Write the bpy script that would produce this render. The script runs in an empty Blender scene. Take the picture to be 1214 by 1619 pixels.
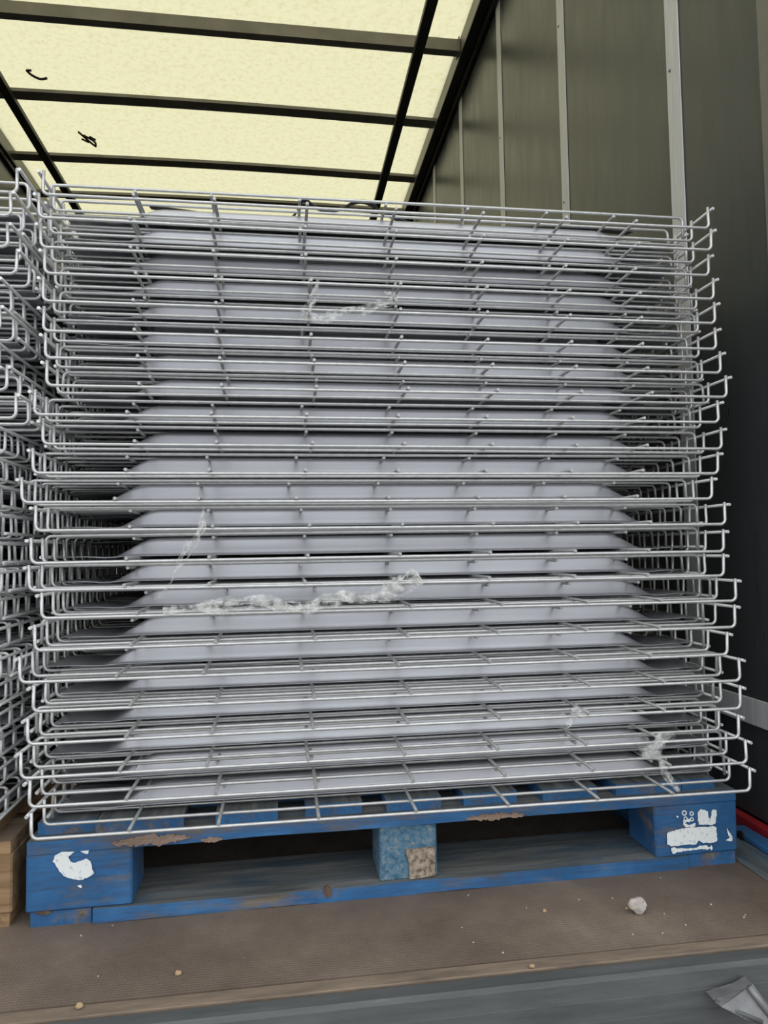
import bpy, bmesh, math, random
from mathutils import Vector, Matrix, noise
from mathutils.geometry import tessellate_polygon
random.seed(7)
R = random.Random(11)

# ------------------------------------------------------------------ camera
scn = bpy.context.scene
C = scn.collection
FL = 0.572                                   # camera height above the load floor (floor is z = 0)
PX_F, PX_CX, PX_CY = 1122.0, 607.0, 809.5
def cam_basis(vx, vy, slope):
    Y = Vector((vx-PX_CX, vy-PX_CY, PX_F)).normalized()
    h = Vector((1, slope, 0))
    X = (h - Y*h.dot(Y)).normalized()
    Z = X.cross(Y)
    if Z.y > 0: Z = -Z
    return X, Y, Z
BX, BY, BZ = cam_basis(447.6, 872.0, -0.0168)
right = Vector((BX.x, BY.x, BZ.x)); down = Vector((BX.y, BY.y, BZ.y)); fwd = Vector((BX.z, BY.z, BZ.z))
cd = bpy.data.cameras.new('camera'); cam = bpy.data.objects.new('camera', cd); C.objects.link(cam)
m = Matrix.Identity(4)
for i in range(3):
    m[i][0] = right[i]; m[i][1] = -down[i]; m[i][2] = -fwd[i]
m[2][3] = FL
cam.matrix_world = m
cd.sensor_fit = 'VERTICAL'; cd.sensor_height = 36.0; cd.lens = PX_F/1619.0*36.0
cd.clip_start = 0.02; cd.clip_end = 200
scn.camera = cam
def ray(u, v): return right*(u-PX_CX) + down*(v-PX_CY) + fwd*PX_F
def aty(u, v, y): r = ray(u, v); return r*(y/r.y) + Vector((0, 0, FL))
def atz(u, v, z): r = ray(u, v); return r*((z-FL)/r.z) + Vector((0, 0, FL))

# ------------------------------------------------------------------ sky, exposure
w = bpy.data.worlds.new('overcast_sky'); scn.world = w; w.use_nodes = True
bg = w.node_tree.nodes['Background']; bg.inputs[0].default_value = (0.94, 0.97, 1.0, 1); bg.inputs[1].default_value = 1.0
scn.view_settings.view_transform = 'Standard'; scn.view_settings.look = 'None'
scn.view_settings.exposure = 0.72; scn.view_settings.gamma = 1.0
scn.view_settings.use_curve_mapping = False

# ------------------------------------------------------------------ helpers
def mat(name, col, rough=0.5, metal=0.0, spec=0.5):
    M = bpy.data.materials.new(name); M.use_nodes = True
    b = M.node_tree.nodes['Principled BSDF']
    b.inputs['Base Color'].default_value = (*col, 1); b.inputs['Roughness'].default_value = rough
    b.inputs['Metallic'].default_value = metal; b.inputs['Specular IOR Level'].default_value = spec
    return M, M.node_tree, b
def nd(nt, t, **kw):
    n = nt.nodes.new(t)
    for k, v in kw.items(): setattr(n, k, v)
    return n
def noise_ramp(nt, scale, stops, vscale=(1, 1, 1), detail=6, rough=0.6, coord='Object', dist=0.0):
    tc = nd(nt, 'ShaderNodeTexCoord'); mp = nd(nt, 'ShaderNodeMapping'); mp.inputs['Scale'].default_value = vscale
    nt.links.new(tc.outputs[coord], mp.inputs['Vector'])
    n = nd(nt, 'ShaderNodeTexNoise'); n.inputs['Scale'].default_value = scale; n.inputs['Detail'].default_value = detail
    n.inputs['Roughness'].default_value = rough; n.inputs['Distortion'].default_value = dist
    nt.links.new(mp.outputs[0], n.inputs['Vector'])
    r = nd(nt, 'ShaderNodeValToRGB'); e = r.color_ramp.elements
    while len(e) < len(stops): e.new(0.5)
    for k, (p, c) in enumerate(stops):
        e[k].position = p; e[k].color = (*c, 1) if len(c) == 3 else c
    nt.links.new(n.outputs['Fac'], r.inputs['Fac'])
    return r, n
def mix(nt, a, b, fac):
    x = nd(nt, 'ShaderNodeMix', data_type='RGBA')
    for s, sock in ((a, 6), (b, 7)):
        if isinstance(s, tuple): x.inputs[sock].default_value = (*s, 1)
        else: nt.links.new(s, x.inputs[sock])
    if isinstance(fac, float): x.inputs[0].default_value = fac
    else: nt.links.new(fac, x.inputs[0])
    return x.outputs[2]
def bump(nt, b, h, strength=0.3, dist=0.002):
    n = nd(nt, 'ShaderNodeBump'); n.inputs['Strength'].default_value = strength; n.inputs['Distance'].default_value = dist
    nt.links.new(h, n.inputs['Height']); nt.links.new(n.outputs[0], b.inputs['Normal'])
W0, W1 = (0, 0, 0), (1, 1, 1)

def wood(name, c_dark, c_light, axis, paint=None, wear=(0.55, 0.7), rough=0.75):
    M, nt, b = mat(name, c_light, rough, 0, 0.25)
    vs = [30, 30, 30]; vs[axis] = 2.2
    g, gn = noise_ramp(nt, 1.6, [(0.3, c_dark), (0.7, c_light)], tuple(vs), 5, 0.65, dist=0.4)
    col = g.outputs[0]
    if paint:
        p, _ = noise_ramp(nt, 6, [(0.3, paint[0]), (0.7, paint[1])], (1, 1, 1), 4)
        vs2 = [9, 9, 9]; vs2[axis] = 2.0
        f, _ = noise_ramp(nt, 2.2, [(wear[0], W0), (wear[1], W1)], tuple(vs2), 8, 0.7)
        fin, _ = noise_ramp(nt, 5.0, [(0.46, W0), (0.70, (0.8, 0.8, 0.8))], tuple(vs), 6, 0.7)
        pc = mix(nt, p.outputs[0], tuple(0.5*a+0.5*q for a, q in zip(paint[0], c_dark)), fin.outputs[0])
        col = mix(nt, pc, col, f.outputs[0])
    nt.links.new(col, b.inputs['Base Color']); bump(nt, b, gn.outputs['Fac'], 0.35, 0.0015)
    return M
BL = ((0.013, 0.078, 0.20), (0.055, 0.18, 0.39))
GREYW = ((0.075, 0.062, 0.05), (0.21, 0.18, 0.145))
M_blue = [wood('blue_paint_wood_%d' % a, *GREYW, a, BL, (0.52, 0.66), 0.6) for a in range(3)]
M_worn = [wood('worn_blue_wood_%d' % a, (0.06, 0.065, 0.065), (0.25, 0.25, 0.235), a, ((0.03, 0.075, 0.12), (0.07, 0.13, 0.18)), (0.30, 0.55), 0.75) for a in range(3)]
M_raw = [wood('raw_wood_%d' % a, (0.12, 0.065, 0.032), (0.40, 0.265, 0.145), a) for a in range(3)]
M_splint = wood('splintered_wood', (0.13, 0.085, 0.065), (0.36, 0.26, 0.20), 0)
M_knot = wood('dark_knot', (0.05, 0.03, 0.022), (0.17, 0.11, 0.08), 2)
M_rawgrey = [wood('grey_raw_wood_%d' % a, (0.10, 0.075, 0.05), (0.25, 0.19, 0.13), a) for a in range(3)]

M_wire, nt, b = mat('galvanised_wire', (0.56, 0.56, 0.55), 0.45, 0.75)
r_, n_ = noise_ramp(nt, 60, [(0.3, (0.56, 0.56, 0.555)), (0.7, (0.70, 0.70, 0.69))]); nt.links.new(r_.outputs[0], b.inputs['Base Color'])
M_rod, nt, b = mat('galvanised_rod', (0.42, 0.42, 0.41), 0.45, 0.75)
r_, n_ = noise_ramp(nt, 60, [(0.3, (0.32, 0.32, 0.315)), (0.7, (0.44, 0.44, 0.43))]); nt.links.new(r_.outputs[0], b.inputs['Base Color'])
M_sheet, nt, b = mat('galvanised_sheet', (0.6, 0.61, 0.66), 0.42, 0.75)
r_, n_ = noise_ramp(nt, 3, [(0.3, (0.445, 0.452, 0.48)), (0.7, (0.53, 0.537, 0.565))], (0.6, 30, 30), 4); nt.links.new(r_.outputs[0], b.inputs['Base Color'])

M_floor, nt, b = mat('phenolic_floor', (0.07, 0.05, 0.04), 0.62, 0, 0.35)
g, _ = noise_ramp(nt, 3.0, [(0.3, (0.115, 0.085, 0.065)), (0.52, (0.185, 0.141, 0.108)), (0.76, (0.29, 0.23, 0.175))], (1, 1, 1), 9, 0.68)
d, _ = noise_ramp(nt, 140, [(0.68, W0), (0.78, (0.5, 0.5, 0.5))], (1, 1, 1), 2)
st, _ = noise_ramp(nt, 2.2, [(0.62, W0), (0.75, (0.35, 0.35, 0.35))], (3, 26, 1), 6, 0.7)
c = mix(nt, g.outputs[0], (0.32, 0.26, 0.2), d.outputs[0]); c = mix(nt, c, (0.3, 0.235, 0.18), st.outputs[0])
nt.links.new(c, b.inputs['Base Color'])
tc = nd(nt, 'ShaderNodeTexCoord'); hh = []
for rot in (0.0, math.pi/2):
    mp = nd(nt, 'ShaderNodeMapping'); mp.inputs['Rotation'].default_value = (0, 0, rot)
    nt.links.new(tc.outputs['Object'], mp.inputs[0])
    wv = nd(nt, 'ShaderNodeTexWave'); wv.inputs['Scale'].default_value = 58; wv.inputs['Distortion'].default_value = 0.4
    nt.links.new(mp.outputs[0], wv.inputs[0]); hh.append(wv.outputs['Fac'])
mx = nd(nt, 'ShaderNodeMath', operation='MAXIMUM'); nt.links.new(hh[0], mx.inputs[0]); nt.links.new(hh[1], mx.inputs[1])
bump(nt, b, mx.outputs[0], 0.55, 0.0012)
M_dirt, nt, b = mat('dirty_steel_strip', (0.2, 0.15, 0.1), 0.8)
g, gn = noise_ramp(nt, 9, [(0.3, (0.13, 0.10, 0.075)), (0.7, (0.28, 0.21, 0.15))], (1, 5, 5), 8, 0.7); nt.links.new(g.outputs[0], b.inputs['Base Color']); bump(nt, b, gn.outputs['Fac'], 0.6, 0.003)
M_sill, nt, b = mat('scuffed_grey_steel', (0.1, 0.11, 0.115), 0.42, 0.1)
g, gn = noise_ramp(nt, 5, [(0.3, (0.065, 0.069, 0.069)), (0.62, (0.115, 0.12, 0.12)), (0.8, (0.22, 0.215, 0.2))], (1, 9, 9), 9, 0.7); nt.links.new(g.outputs[0], b.inputs['Base Color'])
M_steel, nt, b = mat('dull_steel', (0.35, 0.36, 0.37), 0.5, 0.4)
g, gn = noise_ramp(nt, 30, [(0.3, (0.13, 0.135, 0.14)), (0.7, (0.26, 0.26, 0.26))]); nt.links.new(g.outputs[0], b.inputs['Base Color'])
M_wall, nt, b = mat('dark_gloss_panel', (0.016, 0.019, 0.021), 0.3, 0, 0.5)
g, _ = noise_ramp(nt, 4, [(0.3, (0.26, 0.26, 0.26)), (0.7, (0.36, 0.36, 0.36))], (1, 6, 1), 6); nt.links.new(g.outputs[0], b.inputs['Roughness'])
g, _ = noise_ramp(nt, 6, [(0.35, (0.036, 0.041, 0.043)), (0.75, (0.052, 0.056, 0.057))], (1, 8, 1), 8, 0.7); nt.links.new(g.outputs[0], b.inputs['Base Color'])
M_alu, nt, b = mat('brushed_aluminium', (0.6, 0.6, 0.61), 0.45, 0.2)
g, _ = noise_ramp(nt, 6, [(0.3, (0.52, 0.52, 0.53)), (0.7, (0.68, 0.68, 0.69))], (30, 30, 1), 6); nt.links.new(g.outputs[0], b.inputs['Base Color'])
M_frame, nt, b = mat('roof_frame_steel', (0.2, 0.19, 0.165), 0.45, 0.25)
g, _ = noise_ramp(nt, 7, [(0.3, (0.15, 0.145, 0.125)), (0.7, (0.23, 0.215, 0.19))], (1, 1, 1), 6); nt.links.new(g.outputs[0], b.inputs['Base Color'])
M_black, nt, b = mat('black_steel_and_shade', (0.012, 0.012, 0.011), 0.5)  # also colours in the shade under the cant rails
g, _ = noise_ramp(nt, 9, [(0.3, (0.009, 0.009, 0.009)), (0.7, (0.018, 0.018, 0.016))]); nt.links.new(g.outputs[0], b.inputs['Base Color'])
M_strap, nt, b = mat('black_strap', (0.012, 0.012, 0.013), 0.6)
g, _ = noise_ramp(nt, 90, [(0.3, (0.008, 0.008, 0.009)), (0.7, (0.02, 0.02, 0.02))]); nt.links.new(g.outputs[0], b.inputs['Base Color'])
M_red, nt, b = mat('red_paint', (0.33, 0.012, 0.02), 0.5)
g, _ = noise_ramp(nt, 12, [(0.3, (0.22, 0.009, 0.014)), (0.7, (0.40, 0.016, 0.026))]); nt.links.new(g.outputs[0], b.inputs['Base Color'])
M_white, nt, b = mat('white_paint_mark', (0.75, 0.78, 0.78), 0.7)
g, _ = noise_ramp(nt, 160, [(0.32, (0.42, 0.52, 0.62)), (0.42, (0.80, 0.83, 0.82))], (1, 1, 1), 4); nt.links.new(g.outputs[0], b.inputs['Base Color'])
M_chip, nt, b = mat('particle_block', (0.3, 0.23, 0.16), 0.85)
g, gn = noise_ramp(nt, 120, [(0.35, (0.10, 0.075, 0.055)), (0.5, (0.30, 0.24, 0.18)), (0.7, (0.46, 0.39, 0.31))], (1, 1, 1), 3); nt.links.new(g.outputs[0], b.inputs['Base Color']); bump(nt, b, gn.outputs['Fac'], 0.8, 0.003)
M_chipblue, nt, b = mat('painted_particle_block', (0.05, 0.15, 0.3), 0.75)
g, gn = noise_ramp(nt, 110, [(0.36, (0.035, 0.10, 0.17)), (0.50, (0.085, 0.19, 0.28)), (0.60, (0.16, 0.23, 0.28)), (0.68, (0.36, 0.32, 0.27))], (1, 1, 1), 6, 0.7); nt.links.new(g.outputs[0], b.inputs['Base Color']); bump(nt, b, gn.outputs['Fac'], 0.8, 0.003)
M_stone, nt, b = mat('pale_stone', (0.55, 0.5, 0.46), 0.85)
g, gn = noise_ramp(nt, 70, [(0.3, (0.36, 0.31, 0.28)), (0.7, (0.56, 0.51, 0.47))]); nt.links.new(g.outputs[0], b.inputs['Base Color']); bump(nt, b, gn.outputs['Fac'], 0.6, 0.003)
M_ochre, nt, b = mat('ochre_grit', (0.42, 0.29, 0.14), 0.85)
g, gn = noise_ramp(nt, 90, [(0.3, (0.34, 0.22, 0.10)), (0.7, (0.52, 0.40, 0.24))]); nt.links.new(g.outputs[0], b.inputs['Base Color'])
M_twig, nt, b = mat('dry_twig', (0.02, 0.015, 0.01), 0.8)
g, gn = noise_ramp(nt, 90, [(0.3, (0.012, 0.01, 0.008)), (0.7, (0.03, 0.022, 0.015))]); nt.links.new(g.outputs[0], b.inputs['Base Color'])
M_ground, nt, b = mat('yard_asphalt', (0.16, 0.155, 0.15), 0.85)
g, gn = noise_ramp(nt, 40, [(0.3, (0.12, 0.118, 0.115)), (0.7, (0.22, 0.215, 0.205))]); nt.links.new(g.outputs[0], b.inputs['Base Color'])

# translucent roof tarpaulin: daylight passes through, mottled and stained
M_tarp = bpy.data.materials.new('translucent_tarpaulin'); M_tarp.use_nodes = True; nt = M_tarp.node_tree
nt.nodes.remove(nt.nodes['Principled BSDF']); out = nt.nodes['Material Output']
g, _ = noise_ramp(nt, 34, [(0.28, (0.50, 0.46, 0.245)), (0.5, (0.595, 0.555, 0.35)), (0.8, (0.63, 0.592, 0.39))], (1, 1, 1), 7, 0.75)
s, _ = noise_ramp(nt, 3.5, [(0.66, W0), (0.8, (0.5, 0.5, 0.5))], (5, 1.2, 1), 7, 0.7)
q, _ = noise_ramp(nt, 55, [(0.70, W0), (0.74, (0.6, 0.6, 0.6))], (1, 0.6, 1), 3)
c = mix(nt, g.outputs[0], (0.40, 0.34, 0.19), s.outputs[0]); c = mix(nt, c, (0.32, 0.26, 0.13), q.outputs[0])
tr = nd(nt, 'ShaderNodeBsdfTranslucent'); df = nd(nt, 'ShaderNodeBsdfDiffuse'); df.inputs[0].default_value = (0.7, 0.68, 0.55, 1)
nt.links.new(c, tr.inputs[0]); ms = nd(nt, 'ShaderNodeMixShader'); ms.inputs[0].default_value = 0.08
nt.links.new(tr.outputs[0], ms.inputs[1]); nt.links.new(df.outputs[0], ms.inputs[2]); nt.links.new(ms.outputs[0], out.inputs[0])

# clear stretch film
M_film = bpy.data.materials.new('clear_stretch_film'); M_film.use_nodes = True; nt = M_film.node_tree
nt.nodes.remove(nt.nodes['Principled BSDF']); out = nt.nodes['Material Output']
tp = nd(nt, 'ShaderNodeBsdfTransparent'); tp.inputs[0].default_value = (0.97, 0.97, 0.96, 1)
gl = nd(nt, 'ShaderNodeBsdfPrincipled'); gl.inputs['Base Color'].default_value = (0.85, 0.85, 0.83, 1); gl.inputs['Roughness'].default_value = 0.1
g, gn = noise_ramp(nt, 90, [(0.40, (0.05, 0.05, 0.05)), (0.66, (0.5, 0.5, 0.5))], (1, 1, 1), 4)
ms = nd(nt, 'ShaderNodeMixShader'); nt.links.new(g.outputs[0], ms.inputs[0]); nt.links.new(tp.outputs[0], ms.inputs[1]); nt.links.new(gl.outputs[0], ms.inputs[2]); nt.links.new(ms.outputs[0], out.inputs[0])

def mesh_obj(name, bm, ms, parent=None, smooth=False):
    me = bpy.data.meshes.new(name); bmesh.ops.recalc_face_normals(bm, faces=bm.faces[:]); bm.to_mesh(me); bm.free()
    for x in (ms if isinstance(ms, (list, tuple)) else [ms]): me.materials.append(x)
    if smooth: me.polygons.foreach_set('use_smooth', [True]*len(me.polygons))
    o = bpy.data.objects.new(name, me); C.objects.link(o)
    if parent: o.parent = parent
    return o
def inst(name, me, parent, loc=(0, 0, 0), rot=(0, 0, 0)):
    o = bpy.data.objects.new(name, me); C.objects.link(o); o.parent = parent; o.location = loc; o.rotation_euler = rot
    return o
def tag(o, label=None, cat=None, group=None, kind=None):
    if label: o['label'] = label
    if cat: o['category'] = cat
    if group: o['group'] = group
    if kind: o['kind'] = kind
    return o
def empty(name, loc=(0, 0, 0), rot=(0, 0, 0)):
    o = bpy.data.objects.new(name, None); C.objects.link(o); o.location = loc; o.rotation_euler = rot; o.empty_display_size = 0.05
    return o
def box(bm, x0, x1, y0, y1, z0, z1, bev=0.0, jit=0.0, rnd=None):
    r = bmesh.ops.create_cube(bm, size=1.0); vs = r['verts']
    for v in vs:
        v.co = Vector(((x0+x1)/2+v.co.x*(x1-x0), (y0+y1)/2+v.co.y*(y1-y0), (z0+z1)/2+v.co.z*(z1-z0)))
        if jit: v.co += Vector([(rnd or R).uniform(-jit, jit) for _ in range(3)])
    if bev:
        es = list({e for v in vs for e in v.link_edges})
        bmesh.ops.bevel(bm, geom=es, offset=bev, segments=1, affect='EDGES', profile=0.5)
def boxobj(name, dims, ms, parent=None, bev=0.0, jit=0.0):
    bm = bmesh.new(); box(bm, *dims, bev=bev, jit=jit); return mesh_obj(name, bm, ms, parent)
def tube(bm, pts, rad, n=8, caps=True):
    pts = [Vector(p) for p in pts]; rings = []
    up = None
    for i, p in enumerate(pts):
        t = (pts[min(i+1, len(pts)-1)] - pts[max(i-1, 0)]).normalized()
        if up is None:
            up = Vector((0, 1, 0)) if abs(t.y) < 0.9 else Vector((0, 0, 1))
        a = t.cross(up).normalized(); up = a.cross(t).normalized()
        rr = rad[i] if isinstance(rad, list) else rad
        rings.append([bm.verts.new(p + (a*math.cos(2*math.pi*k/n) + up*math.sin(2*math.pi*k/n))*rr) for k in range(n)])
    for r0, r1 in zip(rings, rings[1:]):
        for k in range(n): bm.faces.new((r0[k], r0[(k+1) % n], r1[(k+1) % n], r1[k]))
    if caps: bm.faces.new(rings[0][::-1]); bm.faces.new(rings[-1])
def ordinal(n):
    words = ['bottom', 'second', 'third', 'fourth', 'fifth', 'sixth', 'seventh', 'eighth', 'ninth', 'tenth', 'eleventh', 'twelfth', 'thirteenth', 'fourteenth', 'fifteenth', 'sixteenth', 'seventeenth', 'eighteenth', 'nineteenth', 'twentieth', 'twenty-first', 'twenty-second', 'topmost']
    return words[n]

# ------------------------------------------------------------------ the truck body
XW, XL, Y0, Y1 = 0.925, -1.60, 0.935, 7.2           # right wall, left wall, rear edge, front end
ZT = 2.425 + FL                                       # tarpaulin level
tag(boxobj('ground', (-30, 30, -30, 30, -1.3, -1.1), M_ground), kind='structure')
fl = tag(boxobj('floor', (XL, XW, 0.987, Y1, -0.03, 0.0), M_floor), kind='structure')
bm = bmesh.new(); box(bm, XL, XW, 0.960, 0.984, -0.03, -0.001, bev=0.001)
tag(mesh_obj('trim_1', bm, M_dirt), kind='structure')
bm = bmesh.new()                                      # rear sill beam: stepped steel section
prof = [(0.956, -0.003), (0.936, -0.004), (0.929, -0.008), (0.927, -0.030), (0.9258, -0.0305), (0.9245, -0.055), (0.9232, -0.0555), (0.920, -0.30), (0.956, -0.30)]
v0 = [bm.verts.new((XL-0.05, y, z)) for y, z in prof]; v1 = [bm.verts.new((XW+0.05, y, z)) for y, z in prof]
for k in range(len(prof)):
    j = (k+1) % len(prof); bm.faces.new((v0[k], v0[j], v1[j], v1[k]))
bm.faces.new(v0[::-1]); bm.faces.new(v1)
sill = tag(mesh_obj('trim_2', bm, M_sill), kind='structure')

wr = tag(boxobj('wall_right', (XW+0.006, XW+0.05, Y0, Y1, -0.1, 2.34+FL), M_black), kind='structure')
joints = [0.86 + 0.645*k for k in range(11)]
for a, bb in zip(joints, joints[1:]):
    boxobj('wall_panel', (XW, XW+0.006, max(a, Y0)+0.0015, min(bb, Y1)-0.0015, 0.03, 2.34+FL), M_wall, wr, bev=0.001)
for y in joints[1:-1]:
    bm = bmesh.new(); box(bm, XW-0.003, XW-0.0002, y-0.028, y+0.028, 0.03, 2.33+FL, bev=0.001)
    js = mesh_obj('joint_strip', bm, M_alu, wr)
    bm = bmesh.new()
    for z in (0.5, 1.1, 1.7, 2.3):
        bmesh.ops.create_uvsphere(bm, u_segments=8, v_segments=5, radius=0.004, matrix=Matrix.Translation((XW-0.003, y+0.012, z)))
    tag(mesh_obj('rivet', bm, M_steel, js, True), kind='stuff')
bm = bmesh.new(); box(bm, XW-0.008, XW-0.0032, Y0, Y1, 0.213, 0.266, bev=0.0015)
mesh_obj('scuff_rail', bm, M_alu, wr)
# olive rear corner post on the right, and the left wall
tag(boxobj('trim_3', (XW-0.012, XW+0.05, 0.93, 1.203, 0.03, 2.33+FL), M_frame, bev=0.004), kind='structure')
wl = tag(boxobj('wall_left', (XL-0.05, XL-0.006, Y0, Y1, -0.1, 2.34+FL), M_black), kind='structure')
for a, bb in zip(joints, joints[1:]):
    boxobj('wall_panel', (XL-0.006, XL, max(a, Y0)+0.0015, min(bb, Y1)-0.0015, 0.03, 2.34+FL), M_wall, wl, bev=0.001)
tag(boxobj('wall_front', (XL, XW, Y1, Y1+0.05, -0.1, 2.45+FL), M_wall), kind='structure')
tag(boxobj('trim_4', (XW-0.022, XW-0.004, 1.21, Y1, 0.0, 0.03), M_red, bev=0.003), kind='structure')        # red strip along the wall foot
bt = tag(boxobj('trim_5', (0.806, 0.902, 1.0, Y1, 0.0, 0.004), M_worn[1], bev=0.001), kind='structure')          # blue floor edge plate
bm = bmesh.new(); box(bm, 0.868, 0.900, 1.0, 1.325, 0.004, 0.017, bev=0.003)
mesh_obj('raised_edge', bm, M_blue[1], bt)
bm = bmesh.new(); bmesh.ops.create_cone(bm, cap_ends=True, segments=14, radius1=0.0085, radius2=0.0085, depth=0.004, matrix=Matrix.Translation((0.8665, 1.287, 0.0125)) @ Matrix.Rotation(math.pi/2, 4, 'Y'))
mesh_obj('bolt_hole', bm, M_black, bt)

# roof: tarpaulin, cant rails, cross bows, lengthwise bars
bm = bmesh.new(); nx, ny = 8, 40
g = [[bm.verts.new((XL+(XW-0.05-XL)*i/nx, Y0+(Y1-Y0)*j/ny, ZT + 0.006*math.sin(i*1.3)*math.sin(j*0.8))) for i in range(nx+1)] for j in range(ny+1)]
for j in range(ny):
    for i in range(nx): bm.faces.new((g[j][i], g[j][i+1], g[j+1][i+1], g[j+1][i]))
tag(mesh_obj('ceiling', bm, M_tarp, smooth=True), kind='structure')
def rail(name, xi, xo, sgn):
    r = tag(empty(name, (0, 0, 0)), kind='structure')
    bm = bmesh.new(); box(bm, min(xi, xi+sgn*0.004), max(xi, xi+sgn*0.004), Y0, Y1, 2.345+FL, ZT-0.004); mesh_obj('rail_web', bm, M_frame, r)
    bm = bmesh.new(); box(bm, min(xi, xo), max(xi, xo), Y0, Y1, 2.335+FL, 2.345+FL, bev=0.001); mesh_obj('rail_flange', bm, M_black, r)  # shade put into the colour: black underside, while the web keeps a lit tone
    bm = bmesh.new(); a, c2 = sorted((xo-sgn*0.022, xo-sgn*0.003)); box(bm, a, c2, Y0, Y1, 2.305+FL, 2.335+FL, bev=0.003); mesh_obj('rail_lip', bm, M_black, r)
    bm = bmesh.new(); a, c2 = sorted((xi+sgn*0.004, xo)); box(bm, a, c2, Y0, Y1, 2.345+FL, ZT+0.01); mesh_obj('rail_core', bm, M_black, r)
    return r
rail('trim_6', 0.855, XW, 1); rail('trim_7', -1.565, XL, -1)
bowy = [(2.6, 'slim roof bow nearest the rear doorway, on this side of the box-section bow'), (3.185, 'thick box-section roof bow welded to the cant rails with end plates'), (3.755, 'slim arched roof bow next beyond the thick box-section bow'), (4.35, 'slim arched roof bow, second beyond the thick box-section bow'), (4.80, 'slim arched roof bow, third beyond the thick one, skimming the stack top')]
for k, (y, lab) in enumerate(bowy):
    big = (k == 1)
    h, wd = (0.058, 0.042) if big else (0.017, 0.072)
    zb = 2.362+FL; n = 14; bm = bmesh.new(); rows = []
    for i in range(n+1):
        t = i/n; x = -1.565 + (0.855+1.565)*t; arch = 0.0 if big else 0.014*math.sin(math.pi*t)
        rows.append([bm.verts.new((x, y+dy, zb+dz+arch)) for dy, dz in ((-wd/2, 0), (wd/2, 0), (wd/2, h), (-wd/2, h))])
    for a, c2 in zip(rows, rows[1:]):
        for q in range(4): bm.faces.new((a[q], a[(q+1) % 4], c2[(q+1) % 4], c2[q]))
    bm.faces.new(rows[0]); bm.faces.new(rows[-1][::-1])
    bo = tag(mesh_obj('roof_bow', bm, M_frame), lab, 'roof bow', 'roof bows under the tarpaulin')
    if big:
        for xx in (0.845, -1.561):
            bm = bmesh.new(); box(bm, xx, xx+0.006, y-wd/2-0.012, y+wd/2+0.012, zb-0.008, zb+h+0.006, bev=0.001); mesh_obj('end_plate', bm, M_frame, bo)
for x, lab in ((0.652, 'dark lengthwise roof bar running beside the dark panelled wall'), (-1.365, 'dark lengthwise roof bar running above the stack on the raw wood pallet')):
    bm = bmesh.new(); box(bm, x-0.024, x+0.024, Y0+0.03, Y1-0.01, 2.330+FL, 2.361+FL, bev=0.003)
    tag(mesh_obj('roof_bar', bm, M_black), lab, 'roof bar')
tag(boxobj('trim_8', (XL, XW, Y0-0.01, Y0+0.06, 2.33+FL, 2.46+FL), M_frame, bev=0.004), kind='structure')     # rear header

# steel hinge bracket on the sill
bm = bmesh.new()
def bp(u, v, y): return aty(u, v, y)
front = [bp(1127, 1580, 0.905), bp(1172, 1566, 0.905), bp(1190, 1556, 0.905), bp(1222, 1600, 0.905), bp(1222, 1626, 0.885), bp(1180, 1612, 0.885), bp(1140, 1592, 0.892)]
back = [Vector((p.x, 0.9225, p.z)) for p in front]
fv = [bm.verts.new(p) for p in front]; bv = [bm.verts.new(p) for p in back]
bm.faces.new(fv); bm.faces.new(bv[::-1])
for k in range(7):
    j = (k+1) % 7; bm.faces.new((fv[k], bv[k], bv[j], fv[j]))
br = tag(mesh_obj('hinge_bracket', bm, M_steel), 'bent grey steel bracket bolted to the rear sill', 'bracket')
bm = bmesh.new(); tube(bm, [bp(1184, 1560, 0.90), bp(1200, 1582, 0.895), bp(1226, 1618, 0.888)], 0.004, 8); mesh_obj('pin', bm, M_steel, br, True)
bm = bmesh.new(); tube(bm, [bp(1130, 1583, 0.902), bp(1165, 1600, 0.892), bp(1205, 1616, 0.884)], 0.003, 8); mesh_obj('folded_rim', bm, M_sill, br, True)

# ------------------------------------------------------------------ pallets
def board(name, parent, dims, axis, mf, mt, damage=0.0):
    # a long board: subdivided along its axis, with slightly uneven edges; the walked-on top has its own wear
    x0, x1, y0, y1, z0, z1 = dims; n = 10; bm = bmesh.new(); rows = []
    for i in range(n+1):
        t = i/n; e = [R.uniform(-1, 1)*damage for _ in range(4)]
        if axis == 0:
            x = x0+(x1-x0)*t; P = [(x, y0-e[0]*.5, z0+e[0]), (x, y1, z0), (x, y1+e[2]*.5, z1), (x, y0+e[1]*.5, z1+e[3]*.3)]
        else:
            y = y0+(y1-y0)*t; P = [(x0-e[0]*.5, y, z0), (x1+e[1]*.5, y, z0), (x1, y, z1), (x0, y, z1)]
        rows.append([bm.verts.new(p) for p in P])
    for a, c2 in zip(rows, rows[1:]):
        for q in range(4):
            f = bm.faces.new((a[q], a[(q+1) % 4], c2[(q+1) % 4], c2[q])); f.material_index = 1 if q == 2 else 0
    bm.faces.new(rows[0]); bm.faces.new(rows[-1][::-1])
    return mesh_obj(name, bm, [mf, mt], parent)
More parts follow.
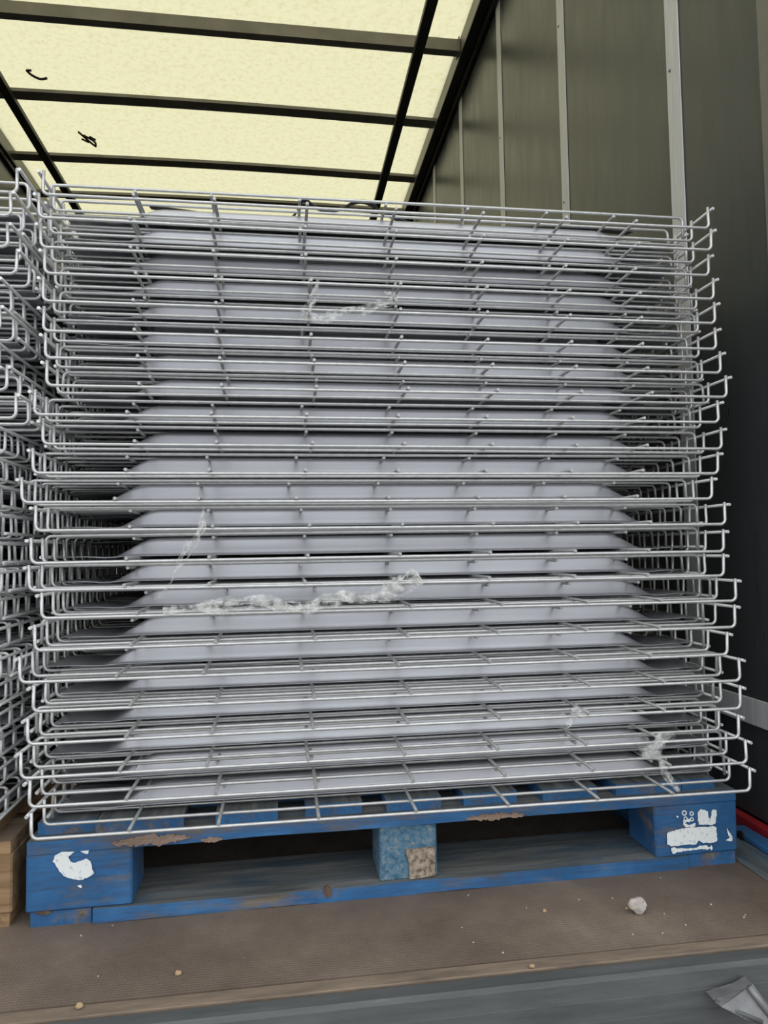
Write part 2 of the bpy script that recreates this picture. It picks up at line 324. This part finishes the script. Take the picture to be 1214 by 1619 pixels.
def make_pallet(name, ox, oy, label, cat, blue):
    p = tag(empty(name, (ox, oy, 0)), label, cat)
    fr = M_blue if blue else M_raw; tp = M_worn if blue else M_rawgrey
    Wd, Dp = 1.2, 1.0
    zb, zs, zt, zz = 0.022, 0.112, 0.131, 0.1505
    # blocks: (x0, x1)
    bx_ = [(0, 0.158), (0.552, 0.648), (1.042, 1.2)]; by_ = [(0.0, 0.1), (0.45, 0.55), (0.9, 1.0)]
    blocks = {}
    for j, (a, c2) in enumerate(by_):
        for i, (s, e) in enumerate(bx_):
            mm = fr[0] if (not blue or i != 1) else M_chipblue
            bm = bmesh.new(); dz = 0.004*(i-1) if j == 0 else 0
            box(bm, s, e, a+(0.004 if i == 1 else 0), c2, zb, zs, bev=0.003, jit=0.0012)
            blocks[i, j] = mesh_obj('block', bm, mm, p)
    # bottom boards: two along the depth at the sides, three along the width between them
    for s, e in ((0.006, 0.096), (1.104, 1.196)): board('bottom_board', p, (s, e, 0.004, 0.996, 0, zb), 1, fr[1], tp[1], 0.002)
    for a, c2 in ((-0.003, 0.135), (0.44, 0.56), (0.865, 1.0)): board('bottom_board', p, (0.099, 1.101, a, c2, 0, zb), 0, fr[0], tp[0], 0.0022)
    for a, c2 in ((-0.002, 0.1), (0.45, 0.55), (0.9, 1.0)): board('stringer_board', p, (0.002, 1.198, a, c2, zs, zt), 0, fr[0], tp[0], 0.002)
    tb = [(0.01, 0.098), (0.1, 0.235), (0.285, 0.385), (0.43, 0.525), (0.565, 0.66), (0.70, 0.795), (0.84, 0.94), (0.975, 1.1), (1.102, 1.165)]
    for s, e in tb: board('top_board', p, (s, e, 0.014 + R.uniform(-.006, .01), 0.99, zt, zz), 1, fr[1], tp[1], 0.0012)
    return p, blocks
PXo, PYo = -0.397, 1.188
pal, blk = make_pallet('blue_pallet', PXo, PYo, 'worn blue painted wooden pallet with white paint blotches on corner blocks', 'pallet', True)
PYAW = 0.012
pal.rotation_euler = (0, 0, PYAW)
def loc(u, v):
    q = aty(u, v, PYo-0.001); q = aty(u, v, PYo-0.001 + PYAW*(q.x-PXo)); return q.x-PXo, q.z
# white paint: the smeared open ring on one corner block, over-sprayed stencil rows on the other
def rough_poly(parent, pts, ox, oy, sc, y, holes=()):
    P = []
    for k in range(len(pts)):
        (x0, z0), (x1, z1) = pts[k], pts[(k+1) % len(pts)]; n = max(1, int(math.hypot(x1-x0, z1-z0)/14))
        for i in range(n):
            t = i/n; P.append((x0+(x1-x0)*t+R.uniform(-5, 5), z0+(z1-z0)*t+R.uniform(-5, 5)))
    bm = bmesh.new(); vs = []
    for x, z in P:
        q = loc(ox+x/sc, oy+z/sc); vs.append(bm.verts.new((q[0], y, q[1])))
    for t3 in tessellate_polygon([[v.co.copy() for v in vs]]):
        bm.faces.new([vs[i] for i in t3])
    return mesh_obj('paint_mark', bm, M_white, parent)
LS = 6.473
rough_poly(blk[0, 0], [(540, 850), (570, 790), (640, 750), (700, 720), (740, 690), (830, 690), (880, 705), (910, 740), (905, 775), (860, 770), (800, 740), (740, 770), (700, 810), (720, 850), (760, 865), (820, 850), (880, 820), (930, 850), (945, 930), (960, 975), (920, 1010), (820, 1045), (740, 1030), (650, 1000), (600, 940), (570, 890)], 0, 1230, LS, -0.0018)
rough_poly(blk[0, 0], [(790, 1100), (830, 1095), (845, 1115), (820, 1130)], 0, 1230, LS, -0.0018)
RS = 6.977
for pts in ([(95, 610), (130, 590), (190, 575), (280, 555), (380, 540), (500, 540), (600, 530), (640, 540), (650, 620), (650, 700), (600, 715), (500, 715), (440, 690), (420, 730), (330, 735), (230, 745), (150, 755), (100, 730)],
            [(145, 775), (170, 755), (200, 775), (300, 775), (420, 770), (460, 745), (540, 745), (560, 765), (590, 740), (605, 770), (590, 800), (570, 775), (540, 790), (460, 780), (400, 795), (300, 802), (210, 818), (170, 840), (150, 805)],
            [(440, 380), (470, 345), (510, 352), (550, 370), (550, 430), (580, 455), (590, 380), (600, 345), (640, 350), (650, 400), (635, 470), (630, 505), (600, 515), (520, 515), (445, 515), (440, 470)],
            [(275, 470), (300, 455), (345, 450), (360, 470), (345, 490), (320, 480), (300, 500), (340, 515), (410, 495), (412, 525), (350, 540), (300, 540), (278, 515)],
            [(755, 550), (790, 600), (815, 640), (815, 690), (790, 700), (745, 685), (790, 660), (770, 610)],
            [(200, 420), (212, 415), (225, 430), (212, 440)]):
    rough_poly(blk[2, 0], pts, 1040, 1230, RS, -0.0018)
for u, v, r in ((1082, 1285.5, 4.2), (1093.5, 1286.5, 3.6), (1084, 1294.5, 3.4), (1094, 1295.5, 3.2)):
    bm = bmesh.new(); x, z = loc(u, v); n = 14; ro, ri = r*0.00112, r*0.00068
    rr_ = [[bm.verts.new((x+q*math.cos(2*math.pi*i/n), yy, z+q*math.sin(2*math.pi*i/n))) for i in range(n)] for q, yy in ((ro, -0.0012), (ri, -0.0012), (ri, 0.0), (ro, 0.0))]
    for a_ in range(4):
        for i in range(n): bm.faces.new((rr_[a_][i], rr_[a_][(i+1) % n], rr_[(a_+1) % 4][(i+1) % n], rr_[(a_+1) % 4][i]))
    mesh_obj('paint_ring', bm, M_white, blk[2, 0])
# bare patches: chipped corner of the middle block, splinters on the stringer board, knot on the bottom board
def patch(parent, pts, y, m, name, zr=None, jag=0.0):
    P = []
    for k in range(len(pts)):
        (u0, v0), (u1, v1) = pts[k], pts[(k+1) % len(pts)]; n = max(1, int(abs(u1-u0)/5)) if jag else 1
        for i in range(n):
            t = i/n; P.append((u0+(u1-u0)*t + R.uniform(-1, 1)*jag*3, v0+(v1-v0)*t + R.uniform(-1, 1)*jag))
    bm = bmesh.new(); vs = []
    for u, v in P:
        q = loc(u, v); vs.append(bm.verts.new((q[0], y + R.uniform(0, 1)*jag*0.0003, min(max(q[1], zr[0]), zr[1]) + R.uniform(-1e-5, 1e-5) if zr else q[1])))
    vb = [bm.verts.new((v.co.x, v.co.y+0.006, v.co.z)) for v in vs]; f = bm.faces.new(vs)
    for k in range(len(vs)): j = (k+1) % len(vs); bm.faces.new((vs[k], vb[k], vb[j], vs[j]))
    bmesh.ops.triangulate(bm, faces=[f])
    return mesh_obj(name, bm, m, parent)
patch(blk[1, 0], [(641, 1345), (660, 1343), (675, 1341), (688, 1340), (688.5, 1385), (660, 1390), (648, 1391), (647, 1366)], 0.001, M_chip, 'bare_chipboard_patch')
st0 = [o for o in pal.children if o.name.startswith('stringer_board')][0]
def splinter(u0, u1, lo, hi, seed):
    rn = random.Random(seed); x0, x1 = loc(u0, 1305)[0], loc(u1, 1280)[0]; n = 26; bm = bmesh.new(); rows = []
    for i in range(n+1):
        t = i/n; e = math.sin(math.pi*t)**0.5
        za = 0.5*(lo+hi) - 0.5*(hi-lo)*e*rn.uniform(.35, 1.15); zb_ = 0.5*(lo+hi) + 0.5*(hi-lo)*e*rn.uniform(.35, 1.1)
        x = x0+(x1-x0)*t + rn.uniform(-.003, .003)*(0 < i < n)
        rows.append([bm.verts.new((x, yy, z)) for yy, z in ((0.0, za), (-0.0045-rn.uniform(0, .0015), za), (-0.0035-rn.uniform(0, .002), 0.5*(za+zb_)), (-0.0045-rn.uniform(0, .001), zb_), (0.0, zb_))])
    for a_, c2 in zip(rows, rows[1:]):
        for q in range(4): bm.faces.new((a_[q], a_[q+1], c2[q+1], c2[q]))
    mesh_obj('splintered_patch', bm, M_splint, st0)
splinter(178, 302, 0.1115, 0.1305, 1); splinter(735, 832, 0.1105, 0.123, 2); splinter(318, 352, 0.1105, 0.119, 3)
bb0 = [o for o in pal.children if o.name.startswith('bottom_board')][2]
patch(bb0, [(512, 1402), (518, 1399), (523, 1405), (524, 1415), (516, 1417), (512, 1410)], -0.0052, M_knot, 'wood_knot')
bb1 = [o for o in pal.children if o.name.startswith('bottom_board')][0]
patch(bb1, [(44, 1433), (56, 1431), (66, 1432), (72, 1438), (80, 1445), (70, 1449), (56, 1446), (46, 1442)], 0.002, M_knot, 'broken_corner')
make_pallet('raw_wood_pallet', -0.420-1.2, 1.198, 'unpainted weathered wooden pallet beside the blue pallet', 'pallet', False)

# ------------------------------------------------------------------ wire mesh decks
L, HB, RW, NW, SP = 1.15, 0.039, 0.0027, 16, 0.055
RODX = (-0.436, -0.308, -0.155, -0.002, 0.15, 0.30, 0.432)
def wire_mesh(bow, lean):
    rb = 0.009; pts = [(-L/2-lean, 0, HB), (-L/2-lean*.2, 0, rb)]
    for k in range(1, 5):
        a = k/4*math.pi/2; pts.append((-L/2+rb-rb*math.cos(a), 0, rb-rb*math.sin(a)))
    for k in range(1, 12):
        t = k/12; pts.append((-L/2+rb+(L-2*rb)*t, 0, -bow*math.sin(math.pi*t)))
    for k in range(0, 5):
        a = k/4*math.pi/2; pts.append((L/2-rb+rb*math.sin(a), 0, rb-rb*math.cos(a)))
    pts.append((L/2+lean, 0, HB))
    bm = bmesh.new(); tube(bm, pts, RW, 8)
    me = bpy.data.meshes.new('wire'); bm.to_mesh(me); bm.free(); me.materials.append(M_wire)
    me.polygons.foreach_set('use_smooth', [len(p.vertices) == 4 for p in me.polygons]); return me
WIRES = [wire_mesh(bw, ln) for bw, ln in ((0.0, 0.0), (0.0008, 0.0012), (-0.0006, 0.0006), (0.0004, -0.001))]
DEP = SP*(NW-1)
def rod_mesh(name, ext, m):
    bm = bmesh.new(); tube(bm, [(0, -ext, 0), (0, DEP*.5, 0), (0, DEP+ext, 0)], RW*1.02, 8)
    me = bpy.data.meshes.new(name); bm.to_mesh(me); bm.free(); me.materials.append(m)
    me.polygons.foreach_set('use_smooth', [len(p.vertices) == 4 for p in me.polygons]); return me
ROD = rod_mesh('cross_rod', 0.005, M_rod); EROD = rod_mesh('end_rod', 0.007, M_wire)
def channel_mesh():
    # hat-section support: pressed flat at both ends, full height in the middle
    H = 0.0235; P = [(0.0, 0), (0.004, 0), (0.007, 0.0015), (0.0092, 0.006), (0.0135, 0.0225), (0.0155, 0.0272), (0.0195, 0.030), (0.060, 0.030)]
    P = P + [(0.12-y, z) for y, z in P[::-1][1:]]
    xs = [-0.566, -0.52, -0.492, -0.478, -0.466, -0.455, -0.444, -0.433, -0.42, -0.405, -0.2, 0]
    xs = xs + [-x for x in xs[::-1][1:]]
    bm = bmesh.new(); rows = []
    for x in xs:
        t = min(1, max(0, (0.486-abs(x))/(0.486-0.408))); s = t*t*(3-2*t); dip = -0.0035*math.exp(-((abs(x)-0.487)/0.02)**2)
        rows.append([bm.verts.new((x, y, z*s + (dip if z > 0.001 else dip*0.5))) for y, z in P])
    for a, c2 in zip(rows, rows[1:]):
        for k in range(len(P)-1): bm.faces.new((a[k], a[k+1], c2[k+1], c2[k]))
    bmesh.ops.recalc_face_normals(bm, faces=bm.faces[:])
    bmesh.ops.solidify(bm, geom=bm.faces[:], thickness=0.0011)
    me = bpy.data.meshes.new('support_channel'); bm.to_mesh(me); bm.free(); me.materials.append(M_sheet)
    me.polygons.foreach_set('use_smooth', [True]*len(me.polygons)); return me
CHAN = channel_mesh()
def deck(name, x, y, z, roll, flipped, label, group, rnd):
    # flipped = ends turned down (mesh on top, channels below); otherwise ends turned up
    d = tag(empty(name, (x, y, z), (0, roll, rnd.uniform(-.002, .002))), label, 'mesh deck', group)
    s = -1 if flipped else 1; rx = math.pi if flipped else 0
    for j in range(NW): inst('wire', rnd.choice(WIRES), d, (0, j*SP + (rnd.uniform(-.0015, .0015) if j else 0), 0), (rx, 0, 0))
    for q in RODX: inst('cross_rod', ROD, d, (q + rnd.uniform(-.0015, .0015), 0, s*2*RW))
    for q in (-1, 1): inst('end_rod', EROD, d, (q*(L/2+2*RW), 0, s*(HB-0.0045)))
    if flipped:
        for yy in (0.158, 0.42, 0.69): inst('support_channel', CHAN, d, (0, yy+0.12, -0.0086), (math.pi, 0, 0)).scale = (1, 1, 0.76)
    else:
        for yy in (0.094, 0.352, 0.622): inst('support_channel', CHAN, d, (0, yy, 0.0078), (0, 0, 0))
    return d
DK = [(0.1998, 1.1698, 0.5766, -0.0018), (0.1975, 1.1615, 0.5334, 0.003), (0.1973, 1.1721, 0.4904, 0.001), (0.204, 1.1701, 0.4466, 0.0038), (0.2025, 1.1675, 0.4009, 0.0046), (0.2031, 1.1682, 0.3535, 0.0019), (0.2078, 1.1645, 0.3093, 0.0028), (0.2125, 1.1573, 0.2637, 0.0025), (0.195, 1.157, 0.2179, 0.001), (0.2046, 1.1665, 0.1725, 0.0059), (0.1923, 1.1618, 0.1269, 0.0024), (0.1768, 1.1598, 0.0815, 0.0009), (0.1982, 1.156, 0.0367, 0.004), (0.1933, 1.1549, -0.0122, -0.0011), (0.1906, 1.1548, -0.0542, 0.0016), (0.2098, 1.1514, -0.0975, 0.0057), (0.2027, 1.1458, -0.1438, -0.0005), (0.1832, 1.1422, -0.19, -0.0011), (0.2026, 1.1394, -0.234, 0.0022), (0.1976, 1.1337, -0.2801, 0.0008), (0.1899, 1.1301, -0.3283, 0.0015), (0.2014, 1.13, -0.3706, 0.001), (0.2055, 1.1289, -0.4169, 0.0023)]
rd = random.Random(5)
def stack(rows, where, grp):
    n = len(rows)
    for i in range(n-1, -1, -1):
        x, y, z, ro = rows[i]; up = n-1-i; ro = 0.002 + (ro-0.002)*0.35
        pitch = (rows[i-1][2]-z) if i else 0.056
        od = ordinal(up) if n == 23 else ordinal(up)
        deck('wire_mesh_deck', x, y, z+FL, ro, False, 'grey mesh deck with upturned ends, %s such deck up from the %s' % (od, where) if 0 < up < n-1 else 'grey mesh deck with upturned ends, %s such deck on the %s' % (od, where), grp+', ends turned up', rd)
        deck('wire_mesh_deck', x+rd.uniform(-.014, .006), y+rd.uniform(.063, .082), z+FL+pitch-0.0057, ro, True, 'grey mesh deck, ends downturned, nested inside the %s upturned deck on the %s' % (od, where), grp+', ends turned down', rd)
stack(DK, 'blue pallet', 'mesh decks stacked on the blue pallet')
xe = [-0.408, -0.411, -0.420, -0.404, -0.43, -0.425, -0.445, -0.42, -0.402, -0.44, -0.452, -0.45, -0.446, -0.45, -0.44, -0.456, -0.448, -0.44, -0.452, -0.45, -0.46, -0.455, -0.45]
rows = []
for i, (x, y, z, ro) in enumerate(DK):
    zz = -0.4169 + (22-i)*0.0449 + rd.uniform(-.001, .001)
    rows.append((xe[i]-L/2, 1.145+rd.uniform(-.012, .012), zz, 0.002))
stack(rows, 'raw wood pallet', 'mesh decks stacked on the raw wood pallet')

# ------------------------------------------------------------------ strap, film, grit, twigs
def ribbon(name, pts, wdir, width, thick, m, label=None, cat=None):
    bm = bmesh.new(); rows = []
    for p, wv in zip(pts, wdir):
        p = Vector(p); wv = Vector(wv).normalized()*width/2; up = Vector((0, 0, thick/2)) if abs(wv.normalized().z) < .7 else Vector((0, thick/2, 0))
        rows.append([bm.verts.new(q) for q in (p-wv-up, p+wv-up, p+wv+up, p-wv+up)])
    for a, c2 in zip(rows, rows[1:]):
        for q in range(4): bm.faces.new((a[q], a[(q+1) % 4], c2[(q+1) % 4], c2[q]))
    bm.faces.new(rows[0]); bm.faces.new(rows[-1][::-1])
    o = mesh_obj(name, bm, m, smooth=False)
    if label: tag(o, label, cat)
    return o
def smooth_path(P, n=8):
    out = []
    for i in range(len(P)-1):
        p0, p1, p2, p3 = P[max(i-1, 0)], P[i], P[i+1], P[min(i+2, len(P)-1)]
        for k in range(n):
            t = k/n; out.append(tuple(0.5*((2*b_)+(-a+c_)*t+(2*a-5*b_+4*c_-d_)*t*t+(-a+3*b_-3*c_+d_)*t**3) for a, b_, c_, d_ in zip(p0, p1, p2, p3)))
    return out+[tuple(P[-1])]
zt_ = 0.5766+0.056-0.0057+FL+RW+0.002
P = [(-0.235, 1.31, zt_), (-0.19, 1.33, zt_+0.006), (0.0, 1.35, zt_+0.003)]
for u, v in ((478, 318), (498, 328), (520, 333), (541, 330), (556, 322), (574, 319), (592, 326), (604, 336)):
    q = aty(u, v, 1.36); P.append((q.x, 1.36, max(q.z, zt_)))
P += [(0.30, 1.35, zt_), (0.4, 1.33, zt_), (0.5, 1.32, zt_+0.001), (0.62, 1.32, zt_+0.003), (0.70, 1.32, zt_)]
SPt = smooth_path(P)
ribbon('webbing_strap', SPt, [(0, 1, 0.25)]*len(SPt), 0.03, 0.002, M_strap, 'black webbing strap lying loose across the topmost mesh deck', 'strap')

def film(pix, wpx, depth, strips, label, name='stretch_film', seed=1):
    rn = random.Random(seed); bm = bmesh.new()
    ctr = smooth_path([(u, v, w_) for (u, v), w_ in zip(pix, wpx)], 6)
    for s in range(strips):
        ph = rn.uniform(0, 6.28); fq = rn.uniform(.25, .6); off = rn.uniform(-.5, .5); prev = None; wdt = rn.uniform(.25, .5)
        for k, (u, v, w_) in enumerate(ctr):
            a = ctr[max(k-1, 0)]; c2 = ctr[min(k+1, len(ctr)-1)]; tx, ty = c2[0]-a[0], c2[1]-a[1]; l = math.hypot(tx, ty) or 1
            nx_, ny_ = -ty/l, tx/l
            o0 = (off + .25*math.sin(ph+k*fq))*w_; hw = wdt*w_*(0.6+.4*math.sin(ph*2+k*fq*1.7))
            d0 = depth - 0.004 - 0.004*math.sin(ph+k*.7) - abs(rn.gauss(0, .0009)); d1 = depth - 0.004 - 0.004*math.cos(ph+k*.9) - abs(rn.gauss(0, .0009))
            A_ = aty(u+nx_*(o0-hw)+rn.gauss(0, .2), v+ny_*(o0-hw)+rn.gauss(0, .2), d0); B_ = aty(u+nx_*(o0+hw), v+ny_*(o0+hw), d1)
            mid = (A_+B_)/2 + Vector((0, rn.uniform(-.003, .001), 0))
            cur = [bm.verts.new(A_), bm.verts.new(mid), bm.verts.new(B_)]
            if prev:
                bm.faces.new((prev[0], prev[1], cur[1], cur[0])); bm.faces.new((prev[1], prev[2], cur[2], cur[1]))
            prev = cur
    return tag(mesh_obj(name, bm, M_film), label, 'plastic film')
film([(502, 442), (497, 465), (484, 490), (482, 503), (500, 506), (535, 497), (575, 490), (605, 482), (622, 478), (624, 466), (606, 463)], [7, 8, 10, 13, 15, 13, 12, 11, 12, 9, 5], 1.156, 5, 'U-shaped strip of torn clear film hanging high on the deck stack', seed=2)
film([(324, 800), (320, 826), (312, 852), (300, 872), (282, 895), (272, 918), (258, 938), (246, 950)], [4, 9, 17, 15, 6, 4, 4, 5], 1.146, 3, 'wispy shred of clear film dangling from a mesh deck wire', seed=3)
film([(258, 968), (300, 962), (350, 956), (410, 953), (460, 960), (490, 957), (530, 946), (570, 943), (610, 938), (640, 922), (662, 908)], [10, 13, 16, 16, 15, 16, 15, 16, 20, 24, 18], 1.139, 8, 'long twisted rope of clear stretch film across the deck stack', seed=4)
film([(932, 1128), (915, 1128), (905, 1136), (895, 1150), (890, 1150)], [11, 13, 10, 5, 4], 1.126, 4, 'tiny crumpled tuft of clear film above the lowest decks', seed=5)
film([(1066, 1160), (1045, 1166), (1022, 1182), (1020, 1190), (1042, 1202), (1050, 1225), (1072, 1252)], [10, 16, 18, 18, 14, 9, 5], 1.122, 6, 'crumpled clump of clear film near the right-hand blue corner block'.replace('right-hand ', 'stencilled '), seed=6)

def stone(name, u, v, r, m, label, group=None, sq=(1, .8, .7), seed=0):
    p = atz(u, v, 0); bm = bmesh.new(); bmesh.ops.create_icosphere(bm, subdivisions=3 if r > .008 else 2, radius=r)
    for q in bm.verts:
        n_ = noise.noise(q.co/r*1.1 + Vector((seed*3.1, 0, 0)))*.35 + noise.noise(q.co/r*2.6+Vector((0, seed*2.3, 0)))*.14
        q.co = q.co*(1+n_); q.co = Vector((q.co.x*sq[0], q.co.y*sq[1], q.co.z*sq[2]))
    mz = min(q.co.z for q in bm.verts)
    for q in bm.verts: q.co.z -= mz+0.0003
    o = mesh_obj(name, bm, m, smooth=r < .008); o.location = (p.x, p.y, 0); return tag(o, label, 'stone', group)
stone('pebble', 1009, 1444, 0.0122, M_stone, 'large pale angular stone lying on the brown floor', sq=(1.15, .8, .95), seed=4)
stone('grit', 991, 1438, 0.003, M_ochre, 'tiny ochre chip touching the large pale stone', seed=9)
stone('grit', 282, 1541, 0.0046, M_ochre, 'round tan pebble on the brown floor before the bare bottom board', seed=3)
stone('grit', 841, 1530, 0.0036, M_ochre, 'yellowish pebble lying on the dirt strip seam', seed=5)
stone('grit', 861, 1442, 0.0035, M_ochre, 'yellowish crumb on the floor in front of the middle of the blue pallet', seed=6)
for k, (u, v) in enumerate(((915, 1423), (968, 1421), (1044, 1388), (1084, 1463), (1124, 1431), (1176, 1451), (1050, 1445), (1000, 1478), (740, 1416), (730, 1467), (748, 1491), (128, 1480), (155, 1544), (178, 1464), (1047, 1476), (832, 1436), (1178, 1447), (795, 1507))):
    stone('grit', u, v, R.uniform(.0012, .002), M_stone, 'tiny pale grain of grit scattered on the brown floor', 'grains of grit on the floor', seed=k)
stone('grit', 125, 1594, 0.0048, M_ochre, 'round tan pebble sitting on the rear dirt strip', seed=12)

def twig(u, v, pts, label):
    p = atz(u, v, ZT-0.012); bm = bmesh.new()
    for seg in pts: tube(bm, [Vector((p.x+a, p.y+b_, ZT-0.0135+c_)) for a, b_, c_ in smooth_path(seg, 5)], 0.006, 6)
    return tag(mesh_obj('dry_twig', bm, M_twig, smooth=True), label, 'twig')
twig(57, 118, [[(-.035, -.03, 0), (-.02, 0, -.003), (.01, .03, 0), (.045, .02, 0)], [(-.035, -.03, 0), (-.012, -.035, -.002)]], 'curved dark dry twig clinging to the translucent roof beside the first bow')
twig(138, 220, [[(-.03, -.07, 0), (-.01, -.02, 0), (.01, .03, 0), (.03, .07, 0)], [(-.01, -.04, 0), (.035, .02, 0), (.03, .07, 0)], [(-.03, 0, 0), (.0, .03, 0)], [(.02, -.03, 0), (.045, 0, 0)]], 'forked dark dry twig clinging to the translucent roof farther in')
